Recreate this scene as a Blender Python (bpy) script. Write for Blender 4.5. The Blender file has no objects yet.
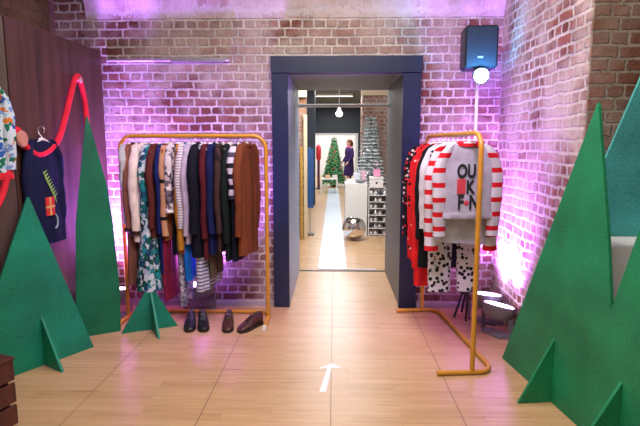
import bpy, bmesh, math, random
from mathutils import Vector, Matrix
random.seed(7)
S = bpy.context.scene
COL = S.collection
PI = math.pi
R = math.radians

# ------------------------------------------------------------------ materials
MATS = {}
class N:
    """small node-tree helper"""
    def __init__(s, name):
        s.m = bpy.data.materials.new(name); s.m.use_nodes = True
        s.t = s.m.node_tree; s.n = s.t.nodes; s.l = s.t.links
        s.b = s.n['Principled BSDF']
        s.tc = s.n.new('ShaderNodeTexCoord')
    def node(s, typ, **kw):
        n = s.n.new(typ)
        for k, v in kw.items(): setattr(n, k, v)
        return n
    def link(s, a, b): s.l.new(a, b)
    def math(s, op, a, b=None, c=None):
        n = s.node('ShaderNodeMath', operation=op)
        for i, v in enumerate((a, b, c)):
            if v is None: continue
            if isinstance(v, (int, float)): n.inputs[i].default_value = v
            else: s.link(v, n.inputs[i])
        return n.outputs[0]
    def mix(s, fac, a, b, mode='MIX'):
        n = s.node('ShaderNodeMix', data_type='RGBA', blend_type=mode)
        for i, v in ((0, fac), (6, a), (7, b)):
            if isinstance(v, (int, float)): n.inputs[i].default_value = v
            elif isinstance(v, tuple): n.inputs[i].default_value = (*v, 1)
            else: s.link(v, n.inputs[i])
        return n.outputs[2]
    def xyz(s):
        n = s.node('ShaderNodeSeparateXYZ'); s.link(s.tc.outputs['Object'], n.inputs[0]); return n.outputs
    def comb(s, x=0., y=0., z=0.):
        n = s.node('ShaderNodeCombineXYZ')
        for i, v in enumerate((x, y, z)):
            if isinstance(v, (int, float)): n.inputs[i].default_value = v
            else: s.link(v, n.inputs[i])
        return n.outputs[0]
    def noise(s, scale, vec=None, detail=3, rough=.5):
        n = s.node('ShaderNodeTexNoise'); n.inputs['Scale'].default_value = scale
        n.inputs['Detail'].default_value = detail; n.inputs['Roughness'].default_value = rough
        s.link(vec if vec is not None else s.tc.outputs['Object'], n.inputs['Vector']); return n.outputs
    def ramp(s, fac, stops, interp='LINEAR'):
        n = s.node('ShaderNodeValToRGB'); cr = n.color_ramp; cr.interpolation = interp
        while len(cr.elements) < len(stops): cr.elements.new(.5)
        for e, (p, c) in zip(cr.elements, stops): e.position = p; e.color = (*c, 1)
        s.link(fac, n.inputs[0]); return n.outputs[0]
    def bump(s, h, strength=.3, dist=.01):
        n = s.node('ShaderNodeBump'); n.inputs['Strength'].default_value = strength
        n.inputs['Distance'].default_value = dist
        s.link(h, n.inputs['Height']); s.link(n.outputs[0], s.b.inputs['Normal'])
    def done(s, col=None, rough=.6, metal=0., spec=.5):
        if col is not None:
            if isinstance(col, tuple): s.b.inputs['Base Color'].default_value = (*col, 1)
            else: s.link(col, s.b.inputs['Base Color'])
        if isinstance(rough, (int, float)): s.b.inputs['Roughness'].default_value = rough
        else: s.link(rough, s.b.inputs['Roughness'])
        s.b.inputs['Metallic'].default_value = metal
        s.b.inputs['Specular IOR Level'].default_value = spec
        return s.m

def plain(name, col, rough=.6, metal=0., spec=.5, vary=.12, scale=9, bump=.0):
    if name in MATS: return MATS[name]
    k = N(name); nz = k.noise(scale)
    dark = tuple(c * (1 - vary) for c in col); lite = tuple(min(1, c * (1 + vary)) for c in col)
    c = k.ramp(nz[0], [(.3, dark), (.7, lite)])
    if bump: k.bump(k.noise(scale * 14)[0], bump, .004)
    MATS[name] = k.done(c, rough, metal, spec); return MATS[name]

def fabric(name, col, vary=.14):
    if name in MATS: return MATS[name]
    k = N(name); nz = k.noise(14)
    c = k.ramp(nz[0], [(.3, tuple(x * (1 - vary) for x in col)), (.7, tuple(min(1, x * (1 + vary)) for x in col))])
    k.bump(k.noise(220)[0], .25, .002)
    MATS[name] = k.done(c, .85, 0, .25); return MATS[name]

def stripes(name, a, b, period, duty=.5, axis=2, phase=0.):
    if name in MATS: return MATS[name]
    k = N(name); z = k.xyz()[axis]
    f = k.math('FRACT', k.math('ADD', k.math('DIVIDE', z, period), phase + 100))
    g = k.math('LESS_THAN', f, duty)
    k.bump(k.noise(220)[0], .25, .002)
    MATS[name] = k.done(k.mix(g, a, b), .85, 0, .25); return MATS[name]

def spots(name, base, spot, scale, thr, second=None):
    if name in MATS: return MATS[name]
    k = N(name); v = k.node('ShaderNodeTexVoronoi'); v.inputs['Scale'].default_value = scale
    k.link(k.tc.outputs['Object'], v.inputs['Vector'])
    g = k.math('LESS_THAN', v.outputs['Distance'], thr)
    sp = spot
    if second:
        sx = k.node('ShaderNodeSeparateColor'); k.link(v.outputs['Color'], sx.inputs[0])
        sp = k.mix(k.math('GREATER_THAN', sx.outputs[0], .5), spot, second)
    MATS[name] = k.done(k.mix(g, base, sp), .85, 0, .25); return MATS[name]

def floral(name, base, cols, scale, cover=.55, stretch=1.):
    """patches of several colours over a base"""
    if name in MATS: return MATS[name]
    k = N(name); mp = k.node('ShaderNodeMapping'); mp.inputs['Scale'].default_value = (1, 1, stretch)
    wob = k.noise(25)
    vv = k.node('ShaderNodeVectorMath', operation='MULTIPLY_ADD'); k.link(wob[1], vv.inputs[0])
    vv.inputs[1].default_value = (.05, .05, .05); k.link(k.tc.outputs['Object'], vv.inputs[2])
    k.link(vv.outputs[0], mp.inputs[0])
    v = k.node('ShaderNodeTexVoronoi'); v.inputs['Scale'].default_value = scale
    k.link(mp.outputs[0], v.inputs['Vector'])
    sx = k.node('ShaderNodeSeparateColor'); k.link(v.outputs['Color'], sx.inputs[0])
    n = len(cols)
    c = k.ramp(sx.outputs[0], [(i / n, q) for i, q in enumerate(cols)], 'CONSTANT')
    g = k.math('LESS_THAN', sx.outputs[1], cover)
    MATS[name] = k.done(k.mix(g, base, c), .85, 0, .25); return MATS[name]

def checks(name, a, b, c, per):
    if name in MATS: return MATS[name]
    k = N(name); s = k.xyz()
    gz = k.math('LESS_THAN', k.math('FRACT', k.math('ADD', k.math('DIVIDE', s[2], per), 100)), .45)
    gx = k.math('LESS_THAN', k.math('FRACT', k.math('ADD', k.math('DIVIDE', s[0], per), 100.3)), .45)
    m1 = k.mix(gz, a, b)
    MATS[name] = k.done(k.mix(k.math('MULTIPLY', gz, gx), m1, c), .85, 0, .25); return MATS[name]

def brick(name, axis, c1, c2, mortar, lime=.35, lime_col=(.62, .55, .5), ms=.0105, bs=1., bw=.205, rh=.0745, squash=.5, wav=.012):
    """English-bond masonry: headers and stretchers in turn, worn lime mortar"""
    if name in MATS: return MATS[name]
    k = N(name); s = k.xyz()
    u, v = (s[0], s[2]) if axis == 'x' else (s[1], s[2]) if axis == 'y' else (s[0], s[1])
    w = k.noise(5.5, detail=4); w2 = k.node('ShaderNodeSeparateColor'); k.link(w[1], w2.inputs[0])
    u2 = k.math('MULTIPLY_ADD', w2.outputs[0], wav * 2, u); v2 = k.math('MULTIPLY_ADD', w2.outputs[1], wav * 1.6, v)
    w3 = k.noise(45, detail=3); w4 = k.node('ShaderNodeSeparateColor'); k.link(w3[1], w4.inputs[0])
    u2 = k.math('MULTIPLY_ADD', w4.outputs[0], .026, u2); v2 = k.math('MULTIPLY_ADD', w4.outputs[1], .024, v2)
    bt = k.node('ShaderNodeTexBrick'); bt.offset = .5; bt.squash = squash; bt.squash_frequency = 2
    k.link(k.comb(u2, v2, 0.), bt.inputs['Vector'])
    bt.inputs['Scale'].default_value = 1; bt.inputs['Brick Width'].default_value = bw
    bt.inputs['Row Height'].default_value = rh; bt.inputs['Mortar Size'].default_value = ms
    bt.inputs['Mortar Smooth'].default_value = .35; bt.inputs['Bias'].default_value = -.1
    bt.inputs['Color1'].default_value = (*c1, 1); bt.inputs['Color2'].default_value = (*c2, 1)
    bt.inputs['Mortar'].default_value = (*mortar, 1)
    n1 = k.noise(16, detail=6, rough=.72); n2 = k.noise(2.3, detail=5, rough=.6)
    col = k.mix(k.math('MULTIPLY', n1[0], .55), bt.outputs['Color'], (.10, .045, .04), 'MIX')
    n4 = k.noise(3.7, detail=4, rough=.7)
    col = k.mix(bt.outputs['Fac'], col, k.mix(k.ramp(n4[0], [(.35, (0, 0, 0)), (.65, (1, 1, 1))]), tuple(q * .5 for q in mortar), mortar))
    lw = k.ramp(n2[0], [(.5 - lime * .3, (0, 0, 0)), (.72 - lime * .3, (1, 1, 1))])
    lwf = k.math('MULTIPLY', lw, k.math('MULTIPLY_ADD', n1[0], .9, lime - .25))
    lwf = k.math('MINIMUM', k.math('MAXIMUM', lwf, 0.), .85)
    col = k.mix(lwf, col, lime_col)
    h = k.math('SUBTRACT', k.math('MULTIPLY', n1[0], .5), k.math('MULTIPLY', bt.outputs['Fac'], .8))
    k.bump(h, bs, .03)
    MATS[name] = k.done(col, .9, 0, .2); return MATS[name]

def wood_floor():
    k = N('oak_boards'); s = k.xyz()
    bt = k.node('ShaderNodeTexBrick'); bt.offset = .5; bt.squash = 1
    k.link(k.comb(k.math('ADD', s[1], .02), k.math('ADD', s[0], 7.31 + .013), 0.), bt.inputs['Vector'])
    bt.inputs['Scale'].default_value = 1; bt.inputs['Brick Width'].default_value = 1.6
    bt.inputs['Row Height'].default_value = .731; bt.inputs['Mortar Size'].default_value = .0035
    bt.inputs['Mortar Smooth'].default_value = .3
    bt.inputs['Color1'].default_value = (0, 0, 0, 1); bt.inputs['Color2'].default_value = (1, 1, 1, 1)
    pb = k.node('ShaderNodeTexBrick'); pb.offset = .37; pb.squash = 1
    k.link(k.comb(k.math('ADD', s[0], .354), s[1], 0.), pb.inputs['Vector'])
    pb.inputs['Scale'].default_value = 1; pb.inputs['Brick Width'].default_value = .731
    pb.inputs['Row Height'].default_value = .075; pb.inputs['Mortar Size'].default_value = .0009
    pb.inputs['Color1'].default_value = (0, 0, 0, 1); pb.inputs['Color2'].default_value = (1, 1, 1, 1)
    off = k.math('MULTIPLY', pb.outputs['Color'], 3.)
    g = k.noise(1, k.comb(k.math('MULTIPLY', s[0], 2.2), k.math('MULTIPLY_ADD', s[1], 42, off), 0.), 5, .6)
    g2 = k.noise(1, k.comb(k.math('MULTIPLY', s[0], 5), k.math('MULTIPLY', s[1], 160), 0.), 3)
    f = k.math('ADD', k.math('MULTIPLY', g[0], .6), k.math('MULTIPLY', pb.outputs['Color'], .13))
    f = k.math('ADD', f, k.math('MULTIPLY', g2[0], .18))
    c = k.ramp(f, [(.2, (.37, .205, .095)), (.42, (.52, .315, .16)), (.65, (.64, .42, .235))])
    c = k.mix(k.math('MULTIPLY', pb.outputs['Fac'], .35), c, (.22, .12, .06))
    c = k.mix(k.math('MULTIPLY', bt.outputs['Fac'], .75), c, (.13, .07, .035))
    k.bump(k.math('SUBTRACT', k.math('MULTIPLY', g2[0], .1), bt.outputs['Fac']), .25, .003)
    ro = k.math('MULTIPLY_ADD', g[0], .16, .22)
    return k.done(c, ro, 0, .5)

def wood_panel(name, a, b, axis=1):
    if name in MATS: return MATS[name]
    k = N(name); s = k.xyz()
    g = k.noise(1, k.comb(k.math('MULTIPLY', s[0], 14), k.math('MULTIPLY', s[1], 14), k.math('MULTIPLY', s[2], 1.1)), 5, .6)
    c = k.ramp(g[0], [(.3, a), (.7, b)])
    seam = k.math('LESS_THAN', k.math('FRACT', k.math('ADD', k.math('DIVIDE', s[axis], .42), 100.2)), .012)
    c = k.mix(k.math('MULTIPLY', seam, .6), c, (.02, .01, .008))
    k.bump(g[0], .2, .003)
    MATS[name] = k.done(c, .5, 0, .4); return MATS[name]

def emit(name, col, strength):
    k = N(name); k.b.inputs['Base Color'].default_value = (*col, 1)
    k.b.inputs['Emission Color'].default_value = (*col, 1); k.b.inputs['Emission Strength'].default_value = strength
    return k.m

def board_paint(name, col):
    """painted chipboard: fine mottled roller texture"""
    k = N(name); n1 = k.noise(70, detail=6, rough=.8); n2 = k.noise(3, detail=3)
    f = k.math('ADD', k.math('MULTIPLY', n1[0], .6), k.math('MULTIPLY', n2[0], .4))
    c = k.ramp(f, [(.38, tuple(x * .55 for x in col)), (.62, tuple(x * 1.3 for x in col))])
    k.bump(n1[0], .25, .002)
    return k.done(c, .55, 0, .4)

# ------------------------------------------------------------------ objects
class MB:
    def __init__(s): s.bm = bmesh.new()
    def box(s, x0, x1, y0, y1, z0, z1, bev=0.):
        t = bmesh.new(); bmesh.ops.create_cube(t, size=1)
        for v in t.verts:
            v.co = Vector(((x0 + x1) / 2 + v.co.x * (x1 - x0), (y0 + y1) / 2 + v.co.y * (y1 - y0), (z0 + z1) / 2 + v.co.z * (z1 - z0)))
        if bev: bmesh.ops.bevel(t, geom=t.edges[:], offset=bev, segments=2, affect='EDGES')
        return s._add(t)
    def _add(s, t, M=None):
        if M is not None: bmesh.ops.transform(t, matrix=M, verts=t.verts)
        me = bpy.data.meshes.new('tmp'); t.to_mesh(me); t.free(); s.bm.from_mesh(me); bpy.data.meshes.remove(me)
        return s
    def xform(s, M): bmesh.ops.transform(s.bm, matrix=M, verts=s.bm.verts); return s
    def rings(s, rings, cap=True, closed=True):
        vs = [[s.bm.verts.new(p) for p in r] for r in rings]
        n = len(rings[0])
        for a, b in zip(vs[:-1], vs[1:]):
            for i in range(n if closed else n - 1):
                j = (i + 1) % n
                s.bm.faces.new((a[i], a[j], b[j], b[i]))
        if cap and closed:
            s.bm.faces.new(list(reversed(vs[0]))); s.bm.faces.new(vs[-1])
        return s
    def tube(s, pts, r, seg=10, flat=1., cap=True):
        pts = [Vector(p) for p in pts]; rr = r if isinstance(r, (list, tuple)) else [r] * len(pts)
        rings = []; up = None
        for i, p in enumerate(pts):
            d = (pts[min(i + 1, len(pts) - 1)] - pts[max(i - 1, 0)]).normalized()
            if up is None:
                a = Vector((0, 1, 0)) if abs(d.y) < .9 else Vector((1, 0, 0))
                up = (a - d * a.dot(d)).normalized()
            else: up = (up - d * up.dot(d)).normalized()
            sd = d.cross(up)
            rings.append([p + (up * math.cos(t) * flat + sd * math.sin(t)) * rr[i] for t in [2 * PI * q / seg for q in range(seg)]])
        return s.rings(rings, cap)
    def lathe(s, prof, seg=24, M=None):
        t = MB(); t.rings([[Vector((r * math.cos(a), r * math.sin(a), z)) for a in [2 * PI * q / seg for q in range(seg)]] for r, z in prof])
        return s._add(t.bm, M)
    def sphere(s, c, r, seg=20, sq=(1, 1, 1)):
        t = bmesh.new(); bmesh.ops.create_uvsphere(t, u_segments=seg, v_segments=seg // 2 + 1, radius=r)
        return s._add(t, Matrix.Translation(c) @ Matrix.Diagonal((*sq, 1)))
    def prism(s, poly, th, M):
        """polygon given in (u, z), extruded by th along +normal, placed by M (x=u, y=normal, z=z)"""
        t = bmesh.new()
        a = [t.verts.new((u, 0, z)) for u, z in poly]; b = [t.verts.new((u, th, z)) for u, z in poly]
        n = len(poly); t.faces.new(a); t.faces.new(list(reversed(b)))
        for i in range(n): t.faces.new((a[i], b[i], b[(i + 1) % n], a[(i + 1) % n]))
        bmesh.ops.recalc_face_normals(t, faces=t.faces)
        return s._add(t, M)
    def build(s, name, mat, parent=None, smooth=True, bevel=0.):
        bmesh.ops.recalc_face_normals(s.bm, faces=s.bm.faces)
        me = bpy.data.meshes.new(name); s.bm.to_mesh(me); s.bm.free()
        if smooth:
            for p in me.polygons: p.use_smooth = True
            try: me.set_sharp_from_angle(angle=R(40))
            except Exception: pass
        o = bpy.data.objects.new(name, me); COL.objects.link(o)
        if mat is not None: me.materials.append(mat)
        if parent is not None: o.parent = parent
        if bevel:
            md = o.modifiers.new('bevel', 'BEVEL'); md.width = bevel; md.segments = 2; md.limit_method = 'ANGLE'
        return o

def tag(o, label=None, cat=None, group=None, kind=None):
    if label: o['label'] = label
    if cat: o['category'] = cat
    if group: o['group'] = group
    if kind: o['kind'] = kind
    return o
def thing(name, label, cat, loc=(0, 0, 0), rz=0., group=None, scale=1.):
    o = bpy.data.objects.new(name, None); COL.objects.link(o); o.empty_display_size = .1
    o.location = loc; o.rotation_euler = (0, 0, rz); o.scale = (scale,) * 3
    return tag(o, label, cat, group)
def struct(o): o['kind'] = 'structure'; return o
def copy_tree(o, loc, rz, label, group=None):
    r = o.copy(); COL.objects.link(r); r.location = loc; r.rotation_euler = (0, 0, rz); r['label'] = label
    if group: r['group'] = group
    for ch in list(o.children):
        c = ch.copy(); COL.objects.link(c); c.parent = r
        for g in list(ch.children):
            d = g.copy(); COL.objects.link(d); d.parent = c
    return r
def arc(c, r, a0, a1, n, ax1, ax2):
    c = Vector(c); ax1 = Vector(ax1); ax2 = Vector(ax2)
    return [c + ax1 * r * math.cos(a0 + (a1 - a0) * i / n) + ax2 * r * math.sin(a0 + (a1 - a0) * i / n) for i in range(n + 1)]

# palette ---------------------------------------------------------------------
BRICK_X = brick('old_red_brick_facing', 'x', (.15, .045, .035), (.30, .115, .085), (.70, .62, .60), .33)
BRICK_Y = brick('old_red_brick_side', 'y', (.15, .045, .03), (.34, .12, .08), (.62, .55, .48), .45, (.62, .55, .47), wav=.03, ms=.0135)
BRICK_N = brick('brown_brick_niche', 'x', (.20, .075, .045), (.33, .14, .085), (.40, .32, .25), .25, (.5, .42, .34))
BRICK_L = brick('soot_brown_brick', 'y', (.12, .06, .035), (.2, .11, .06), (.2, .14, .085), .2, (.28, .2, .12))
BRICK_V = brick('pale_vault_brick', 'z', (.36, .2, .16), (.5, .34, .3), (.62, .57, .58), .55, (.62, .56, .56), rh=.07, ms=.006, bs=.35)
BRICK_O = brick('orange_brick', 'x', (.42, .17, .08), (.55, .25, .12), (.6, .5, .4), .2)
OAK = wood_floor(); MATS['oak'] = OAK
NAVY = plain('navy_satin_paint', (.012, .02, .058), .35, vary=.1)
REVEAL_LIT = plain('lit_reveal_paint', (.40, .50, .72), .45, vary=.06)  # left reveal only: hall light brightened into the paint colour
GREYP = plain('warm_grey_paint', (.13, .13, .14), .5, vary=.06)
WHITE = plain('white_paint', (.8, .79, .77), .5, vary=.03)
CREAM = plain('cream_paint', (.75, .62, .42), .5, vary=.05)
GOLD = plain('ochre_powder_coat', (.62, .29, .03), .32, vary=.06)
BLACKM = plain('black_plastic', (.02, .02, .024), .4, vary=.1)
GREYM = plain('grey_plastic', (.2, .2, .22), .4, vary=.06)
CHROME = plain('mirror_chrome', (.85, .85, .87), .08, 1., vary=.02)
SILVERM = plain('silver_paint', (.6, .6, .62), .35, .8, vary=.03)
PANEL = wood_panel('dark_walnut_board', (.045, .018, .013), (.105, .045, .032))
RED = fabric('red_felt', (.72, .02, .045))
HANG_W = plain('white_plastic', (.82, .81, .8), .35, vary=.02)
HANG_WOOD = plain('pale_hanger_wood', (.8, .72, .6), .45, vary=.05)

# ------------------------------------------------------------------ the setting
YB = 4.54
struct(MB().box(-2.9, 3.4, -1.5, 25, -.08, 0).build('floor', OAK, smooth=False))
struct(MB().box(-2.9, -.43, YB, 5.85, 0, 3.7).box(.63, 3.4, YB, 5.85, 0, 3.7).box(-.43, .63, YB, 5.85, 2.14, 3.7)
       .build('wall_back', BRICK_X, smooth=False))
struct(MB().box(1.46, 1.9, 3.0, YB, 0, 3.7).build('wall_right', BRICK_Y, smooth=False))
struct(MB().box(1.462, 3.4, 2.985, 3.4, 0, 3.7).build('wall_niche', BRICK_N, smooth=False))
struct(MB().box(-2.9, -2.47, -1.5, YB, 0, 3.7).build('wall_left', BRICK_L, smooth=False))
# barrel vault springing from the back wall
prof = []
for i in range(25):
    a = PI * i / 24
    prof.append((1.7 + 2.84 * math.cos(a), 2.6 + .95 * math.sin(a)))
mb = MB()
mb.rings([[Vector((x, y, z)) for y, z in prof] + [Vector((x, 4.6, 3.7)), ] [:0] for x in (-2.19, 1.461)], cap=False, closed=False)
outer = [(1.7 + 2.92 * math.cos(PI * i / 24), 2.6 + 1.05 * math.sin(PI * i / 24)) for i in range(25)]
mb.rings([[Vector((-2.19, y, z)) for y, z in prof], [Vector((-2.19, min(y, 4.54), z)) for y, z in outer]], cap=False, closed=False)
struct(mb.build('ceiling', BRICK_V))
struct(MB().box(-2.9, 3.4, -1.5, 5.85, 3.66, 3.75).build('ceiling_upper', WHITE, smooth=False))
struct(MB().box(-2.47, -.56, 4.515, YB, 0, .045).box(.77, 1.46, 4.515, YB, 0, .045).build('baseboard_back', plain('dusty_lilac_board', (.4, .38, .4), .5), smooth=False))

d1 = bpy.data.objects.new('door_1', None); COL.objects.link(d1); struct(d1); d1.location = (.1, YB, 0)
def dpart(mb, name, mat, lab=None, bevel=.003):
    o = mb.xform(Matrix.Translation((-.1, -YB, 0))).build(name, mat, d1, False, bevel)
    if lab: o['label'] = lab
    return o
dpart(MB().box(-.552, -.409, 4.49, 4.545, 0, 2.123), 'jamb', NAVY)
dpart(MB().box(.60, .758, 4.49, 4.545, 0, 2.123), 'jamb', NAVY)
dpart(MB().box(-.555, .765, 4.48, 4.545, 2.126, 2.268), 'lintel', NAVY)
dpart(MB().box(-.431, -.409, 4.545, 5.86, 0, 2.12), 'reveal', REVEAL_LIT, 'left reveal with hall light in its colour')
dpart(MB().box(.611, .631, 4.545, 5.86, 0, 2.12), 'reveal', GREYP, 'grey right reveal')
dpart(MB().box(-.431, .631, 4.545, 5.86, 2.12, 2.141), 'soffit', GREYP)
dpart(MB().box(-.409, .611, 5.845, 5.885, 0, .006), 'threshold', BLACKM, bevel=0)
dpart(MB().tube([(-.409, 5.82, 1.945), (.611, 5.82, 1.945)], .02), 'cross_bar', WHITE, 'pale horizontal bar', 0)

tag(MB().tube([(-2.02, 4.525, 2.245), (-.93, 4.525, 2.245)], .014, 10).box(-1.45, -.95, 4.512, 4.539, 2.228, 2.264, .004).build('wall_conduit', SILVERM), 'pale metal conduit along the brick wall above the left clothes rail', 'conduit')
# far hall
struct(MB().box(-2.7, -2.5, 5.85, 25, 0, 3.0).build('wall_hall_left', plain('hall_white', (.62, .6, .58), .6), smooth=False))
struct(MB().box(3.0, 3.2, 5.85, 25, 0, 3.0).build('wall_hall_right', MATS['hall_white'], smooth=False))
struct(MB().box(-2.7, 3.2, 5.85, 25, 3.0, 3.1).build('ceiling_hall', plain('dark_hall_ceiling', (.13, .14, .14), .7), smooth=False))
DARKW = plain('deep_blue_black_paint', (.02, .03, .05), .5, vary=.1)
struct(MB().box(-2.5, -.815, 19.5, 19.8, 0, 3).box(.92, 3.0, 19.5, 19.8, 0, 3).box(-.815, .92, 19.5, 19.8, 1.885, 3)
       .build('wall_hall_end', DARKW, smooth=False))
struct(MB().box(-2.7, 3.2, 24.8, 25, 0, 3.0).build('wall_end_room', WHITE, smooth=False))
struct(MB().box(-.78, -.45, 8.0, 8.4, 0, 3).build('wall_pier_left', BRICK_O, smooth=False))
struct(MB().box(.53, 1.15, 9.6, 10.2, 0, 3).build('wall_pier_right', brick('hall_brick', 'x', (.3, .12, .09), (.42, .2, .15), (.55, .48, .42), .3), smooth=False))
struct(MB().box(-.70, -.475, 12.5, 12.8, 0, 3).build('wall_pier_dark', DARKW, smooth=False))
struct(MB().box(-.48, -.425, 7.93, 7.985, 0, 1.97, .004).build('trim_1', CREAM, smooth=False))
struct(MB().box(-.815, -.72, 19.44, 19.5, 0, 1.885).box(.82, .92, 19.44, 19.5, 0, 1.885).box(-.815, .92, 19.44, 19.5, 1.885, 1.95).build('trim_2', WHITE, smooth=False))
struct(MB().box(.5, 1.18, 9.54, 9.6, 2.42, 2.52).box(-.8, -.43, 7.94, 8.0, 2.24, 2.34).build('trim_3', CREAM, smooth=False))

# ------------------------------------------------------------------ board trees
GREEN = board_paint('pine_green_paint', (.012, .25, .105))
GREEN_L = board_paint('deep_green_paint', (.004, .23, .13))
GREEN_D = board_paint('bottle_green_paint', (.004, .17, .075))
GREEN_BLUELIT = board_paint('bluelit_green_paint', (.07, .40, .38))  # blue lamp light mixed into this tree's green paint
def board_tree(name, label, A, B, poly, mat, fin=None, th=.018, side=1, group=None):
    """flat tree board standing on the floor line A->B; poly in (u along A->B, z); fin=(u, height, reach)"""
    A = Vector((*A, 0)); B = Vector((*B, 0)); t = (B - A).normalized(); n = Vector((0, 0, 1)).cross(t)
    root = thing(name, label, 'board tree', A, math.atan2(t.y, t.x), group)
    MB().prism(poly, th, Matrix.Identity(4)).build('board', mat, root, False, .002)
    if fin:
        u, h, reach, sl = fin
        # front fin standing square to the board (towards -normal), leaning edge down to the floor
        p = [(0, 0), (reach, 0), (0, h)]
        M = Matrix.Translation((u, 0, 0)) @ Matrix.Rotation(-PI / 2 + sl, 4, 'Z')
        MB().prism(p, .018, Matrix.Translation((0, .009 * 0, 0))).xform(M).build('support_fin', mat, root, False, .002)
        M2 = Matrix.Translation((u, th, 0)) @ Matrix.Rotation(PI / 2, 4, 'Z')
        if side > 0: MB().prism([(0, 0), (min(reach, .12), 0), (0, h * .7)], .018, Matrix.Identity(4)).xform(M2).build('support_fin', mat, root, False, .002)
    return root
G_T = None
rt = board_tree('board_tree', 'big green two-peaked plywood tree board in front of the right brick wall', (1.199, 3.418), (1.314, 2.553),
           [(0, 0), (2.0, 0), (1.415, 1.75), (1.405, 1.75), (1.06, .715), (1.048, .78), (1.003, 1.03), (.855, 1.69), (.844, 1.71), (.835, 1.69)], GREEN, (.60, .385, .2, 0), side=0)
MB().prism([(0, 0), (.24, 0), (0, .40)], .018, Matrix.Identity(4)).xform(Matrix.Translation((1.16, 0, 0)) @ Matrix.Rotation(-PI / 2, 4, 'Z')).build('support_fin', GREEN, rt, False, .002)
board_tree('board_tree', 'low wide green plywood tree in front of the walnut partition', (-2.245, 2.787), (-1.793, 3.53),
           [(0, 0), (.87, 0), (.487, 1.155), (.48, 1.165), (.47, 1.155)], GREEN_L, (.497, .345, .215, .0), side=0)
board_tree('board_tree', 'tall narrow dark green plywood tree beside the left clothes rail', (-2.065, 3.66), (-1.728, 3.857),
           [(.06, 0), (.39, 0), (.40, .35), (.375, .9), (.35, 1.18), (.243, 1.705), (.235, 1.717), (.227, 1.705), (.11, .9)], GREEN_D, None)
board_tree('board_tree', 'small green plywood tree on the floor under the patterned dress', (-1.70, 3.793), (-1.30, 3.983),
           [(0, 0), (.443, 0), (.245, .375), (.229, .375)], GREEN_L, (.232, .33, .24, .12), side=0)
# plinth stack with a tree painted as blue-lit on top, right
plinth_base = tag(MB().box(1.39, 1.98, 2.64, 2.96, 0, .66, .004).build('plinth', BLACKM, None, False),
                  'black plinth under the white display box behind the big green trees', 'plinth')
tag(MB().box(1.375, 2.0, 2.625, 2.97, .661, .975, .006).build('display_box', WHITE, None, False),
    'white display box under the blue-lit tree in the right corner', 'display box')
tt = thing('board_tree', 'plywood tree with blue lamp light in its green, standing on the white display box', 'board tree', (1.34, 2.9, .976), 0)
MB().prism([(.04, 0), (1.0, 0), (.56, 1.45)], .018, Matrix.Identity(4)).build('board', GREEN_BLUELIT, tt, False, .002)
MB().prism([(0, 0), (.2, 0), (0, .4)], .018, Matrix.Identity(4)).xform(Matrix.Translation((.5, 0, 0)) @ Matrix.Rotation(-PI / 2, 4, 'Z')).build('support_fin', GREEN_BLUELIT, tt, False, .002)

# ------------------------------------------------------------------ left partition with what hangs on it
pt = thing('partition', 'dark walnut board partition along the left side', 'partition', (-2.035, 4.45, 0), R(-2.3))
MB().box(-.04, 0, -1.22, 0, 0, 2.31).build('panel', PANEL, pt, False, .003)
mb = MB().box(-.04, 0, -1.5, -.012, 0, 2.31); mb.xform(Matrix.Translation((0, -1.215, 0)) @ Matrix.Rotation(R(-30), 4, 'Z'))
mb.build('panel', wood_panel('greyed_walnut_board', (.07, .04, .035), (.13, .08, .068)), pt, False, .003)
MB().box(-.2, -.041, -.06, -.01, 0, 2.25).build('brace', PANEL, pt, False)
def SX(y): return -2.035 - (4.45 - y) * .0402
def PP(y, z, d=.04): return (SX(y * .975) + d, y * .975, 1.5 + (z - 1.5) * .975)
# pegs
k1 = tag(MB().lathe([(.012, 0), (.012, .085), (.048, .088), (.053, .098), (.048, .108), (0.001, .11)], 24,
         Matrix.Translation(PP(3.25, 1.54, .0)) @ Matrix.Rotation(PI / 2, 4, 'Y')).build('wall_peg', plain('pink_wood', (.55, .24, .17), .5)),
         'round pink wooden peg knob holding the red garland on the partition', 'wall peg')
k2 = tag(MB().lathe([(.01, 0), (.01, .05), (.022, .054), (.024, .062), (.001, .068)], 18,
         Matrix.Translation(PP(4.085, 2.02, .0)) @ Matrix.Rotation(PI / 2, 4, 'Y')).build('wall_peg', plain('pale_peg', (.45, .3, .28), .5)),
         'small pale peg at the highest point of the red garland', 'wall peg')
def smooth_path(P, n=8):
    P = [Vector(p) for p in P]; out = []
    for i in range(len(P) - 1):
        a, b, c, d = P[max(i - 1, 0)], P[i], P[i + 1], P[min(i + 2, len(P) - 1)]
        for j in range(n):
            t = j / n
            out.append(.5 * ((2 * b) + (c - a) * t + (2 * a - 5 * b + 4 * c - d) * t * t + (3 * b - a - 3 * c + d) * t ** 3))
    return out + [P[-1]]
XR = -2.045
gp = smooth_path([PP(y, z) for y, z in [(2.93, 1.03), (3.02, 1.10), (3.11, 1.20), (3.18, 1.36), (3.235, 1.545), (3.297, 1.60), (3.36, 1.50),
                  (3.488, 1.432), (3.643, 1.468), (3.77, 1.56), (3.89, 1.76), (4.02, 2.00), (4.085, 2.05), (4.125, 1.99), (4.165, 1.85), (4.18, 1.66), (4.19, 1.5)]])
tag(MB().tube(gp, .021, 12).build('felt_garland', RED), 'thick red felt rope garland looped over pegs on the partition', 'garland')

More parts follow.
